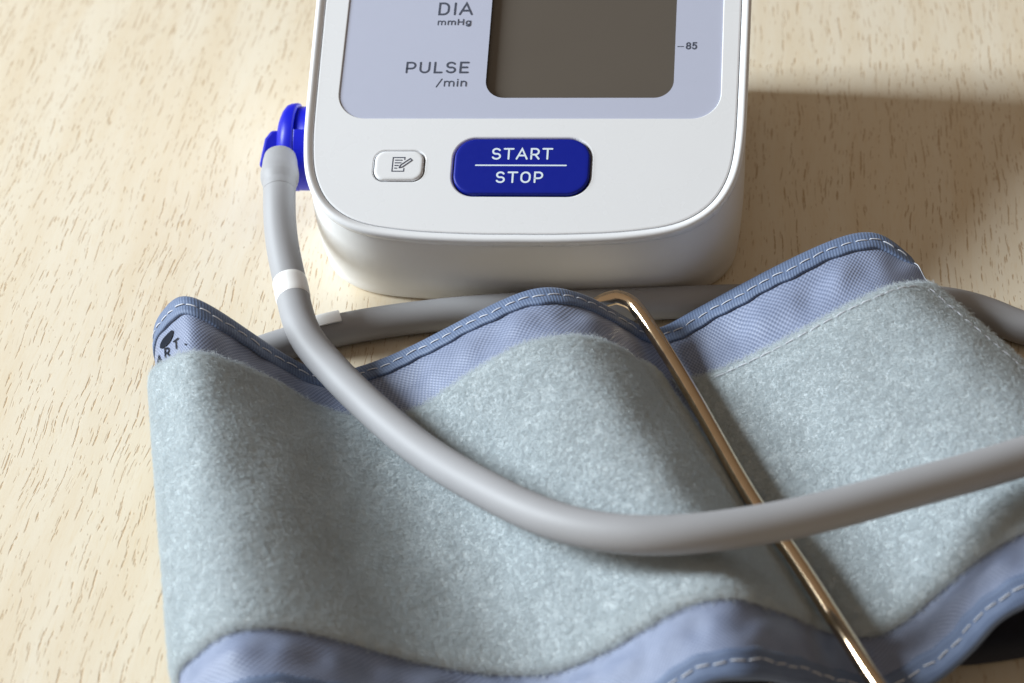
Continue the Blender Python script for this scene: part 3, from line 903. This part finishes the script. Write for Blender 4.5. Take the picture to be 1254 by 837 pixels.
# ------------------------------------------------------------------ air hose with plug
hose = thing("air_hose", "grey rubber air hose looping over the cuff with blue plug and white tape band", "air hose", (0, 0, 0))
hp = [(-59.7, 27.5, 25.5), (-59.0, 22.1, 25.0), (-58.3, 16.1, 24.0), (-57.6, 10.2, 22.0), (-56.3, 3.2, 19.5), (-52.5, -10.0, 16.5), (-46.4, -26.5, 15.5), (-41.1, -33.7, 14.8), (-30.0, -48.1, 16.2), (-15.3, -65.6, 19.5), (0.1, -82.2, 25.5), (17.4, -96.0, 31.0), (33.3, -100.9, 34.0), (48.7, -99.7, 35.0), (64.2, -95.7, 35.3), (83.8, -88.7, 35.8), (104.5, -80.6, 36.2), (128, -68, 36.0), (152, -52, 31), (174, -34, 21), (181, -17, 11.5), (171, -5, 6.0), (148, -3.5, 4.2), (116.3, -8.0, 4.0), (110.4, -4.4, 4.0), (99.7, 0.2, 4.0), (84, 0.8, 4.0), (66, 1.0, 4.0), (46.5, 0.5, 4.0), (31.2, -0.6, 4.0), (11.9, -1.9, 4.0), (-3.5, -3.2, 4.0), (-15.0, -4.6, 4.0), (-30.7, -7.6, 4.0), (-43.4, -11.2, 4.0), (-58.0, -17.9, 4.0), (-68, -26, 4.2), (-70, -38, 5.0)]
hev = chord_spline(hp, 0.9)
HP, Hlen = resample(hev, 420)
hs = np.linspace(0, Hlen, 420)
RAD = 3.88
tube("tube", HP, RAD, MAT["hose"], hose, 28)
# flared rubber end over the plug
sl = np.linspace(0, 11.5, 40)
SP = np.stack([np.interp(sl, hs, HP[:, k]) for k in range(3)], 1)
prof = np.interp(sl, [0, 0.5, 1.5, 4.0, 6.0, 7.6, 8.6, 9.6, 11.5], [3.3, 3.9, 4.15, 4.35, 4.65, 4.62, 4.4, 4.05, 3.9])
tube("tube_end", SP, prof, MAT["hose"], hose, 28)
# white tape band round the hose
def sub(s0, s1, n):
    ss = np.linspace(s0, s1, n)
    return np.stack([np.interp(ss, hs, HP[:, k]) for k in range(3)], 1)
i_lab = int(np.argmin(np.linalg.norm(HP[:120] - np.array((-52.6, -10.9, 16.5)), axis=1)))
LP = sub(hs[i_lab] - 3.2, hs[i_lab] + 3.2, 10)
rr = [RAD + 0.02] + [RAD + 0.17] * 8 + [RAD + 0.02]
V, F = loft(tube_rings(LP, rr, 32), True)
link_mesh("tape_band", V, F, MAT["label"], hose)
# tape flag folded over the hose lying on the table
i0 = int(np.argmin(np.linalg.norm(HP[200:] - np.array((-43.6, -11.3, 4.0)), axis=1))) + 200
FPs = sub(hs[i0] - 2.6, hs[i0] + 6.5, 12)
Tt = np.gradient(FPs, axis=0); Tt /= np.linalg.norm(Tt, axis=1)[:, None]
V = []; F = []
na = 12
for p, t in zip(FPs, Tt):
    side = np.cross(t, [0, 0, 1.0]); side /= np.linalg.norm(side)
    if side[1] < 0: side = -side          # away from the viewer
    for r_ in (RAD + 0.15, RAD + 0.75):
        for k in range(na):
            a = math.radians(28 + (112 - 28) * k / (na - 1))
            V.append(p + r_ * (math.cos(a) * side + math.sin(a) * np.array([0, 0, 1.0])))
m2 = 2 * na
for i in range(len(FPs) - 1):
    for k in range(na - 1):
        F.append((i * m2 + na + k, i * m2 + na + k + 1, (i + 1) * m2 + na + k + 1, (i + 1) * m2 + na + k))
        F.append((i * m2 + k, (i + 1) * m2 + k, (i + 1) * m2 + k + 1, i * m2 + k + 1))
    F.append((i * m2, i * m2 + na, (i + 1) * m2 + na, (i + 1) * m2))
    F.append((i * m2 + na - 1, (i + 1) * m2 + na - 1, (i + 1) * m2 + m2 - 1, i * m2 + m2 - 1))
for e in (0, len(FPs) - 1):
    for k in range(na - 1): F.append((e * m2 + k, e * m2 + k + 1, e * m2 + na + k + 1, e * m2 + na + k))
fl = link_mesh("tape_flag", V, F, MAT["label"], hose, smooth=False)

# plug: round body pushed into the side socket, domed flange, elbow the hose is pushed on
PC = np.array((0, 39.5, 19.5))
def xdisc(profile, cy, cz, seg=40, squash=1.0):
    """profile of (x, r)"""
    return [[(x, cy + r * math.cos(2 * math.pi * k / seg), cz + r * squash * math.sin(2 * math.pi * k / seg)) for k in range(seg)] for x, r in profile]
V, F = loft(xdisc([(-49, 10.1), (-57.0, 10.1), (-57.1, 9.2), (-57.5, 9.2)], PC[1], PC[2], 56), True, True, True)
pb = link_mesh("plug_body", V, F, MAT["plug"], hose)
V, F = loft(xdisc([(-57.2, 9.0), (-57.25, 10.5), (-57.4, 10.85), (-57.8, 10.95), (-59.2, 10.8), (-60.1, 10.4), (-61.0, 9.3), (-61.8, 7.4), (-62.2, 4.5), (-62.3, 1.5)], PC[1], PC[2], 56), True, True, True)
link_mesh("plug_flange", V, F, MAT["plug"], hose)
rings = []
for x, ro in ((-57.18, 10.5), (-57.1, 10.72), (-56.9, 10.8), (-51.0, 10.8)):
    ring = []
    for r_ in (ro, 9.3):
        th_ = np.radians(np.linspace(119, 250, 26))
        if r_ < 9.5: th_ = th_[::-1]
        ring += [(x, PC[1] + r_ * math.cos(q), PC[2] + r_ * math.sin(q)) for q in th_]
    rings.append(ring)
V, F = loft(rings, True, True, True)
link_mesh("plug_grip", V, F, MAT["plug"], hose, smooth=False)
# boxy elbow the tube is pushed on
up_ = np.array((0, 0.676, 0.737)); out_ = np.array((0, -0.737, 0.676)); V = []
for dd in (-4.5, 5.5):
    for x, w_ in ((-59.5, 3.6), (-63.6, 3.6), (-65.2, 1.6), (-66.6, -5.2), (-65.0, -6.2), (-59.5, -6.2)):
        p = PC + up_ * w_ + out_ * dd
        V.append((x, p[1], p[2]))
F = [tuple(range(6)), tuple(reversed(range(6, 12)))] + [(i, i + 6, (i + 1) % 6 + 6, (i + 1) % 6) for i in range(6)]
el = link_mesh("plug_elbow", V, F, MAT["plug"], hose, smooth=False)
bv = el.modifiers.new("bevel", "BEVEL"); bv.width = 0.7 * MM; bv.segments = 3
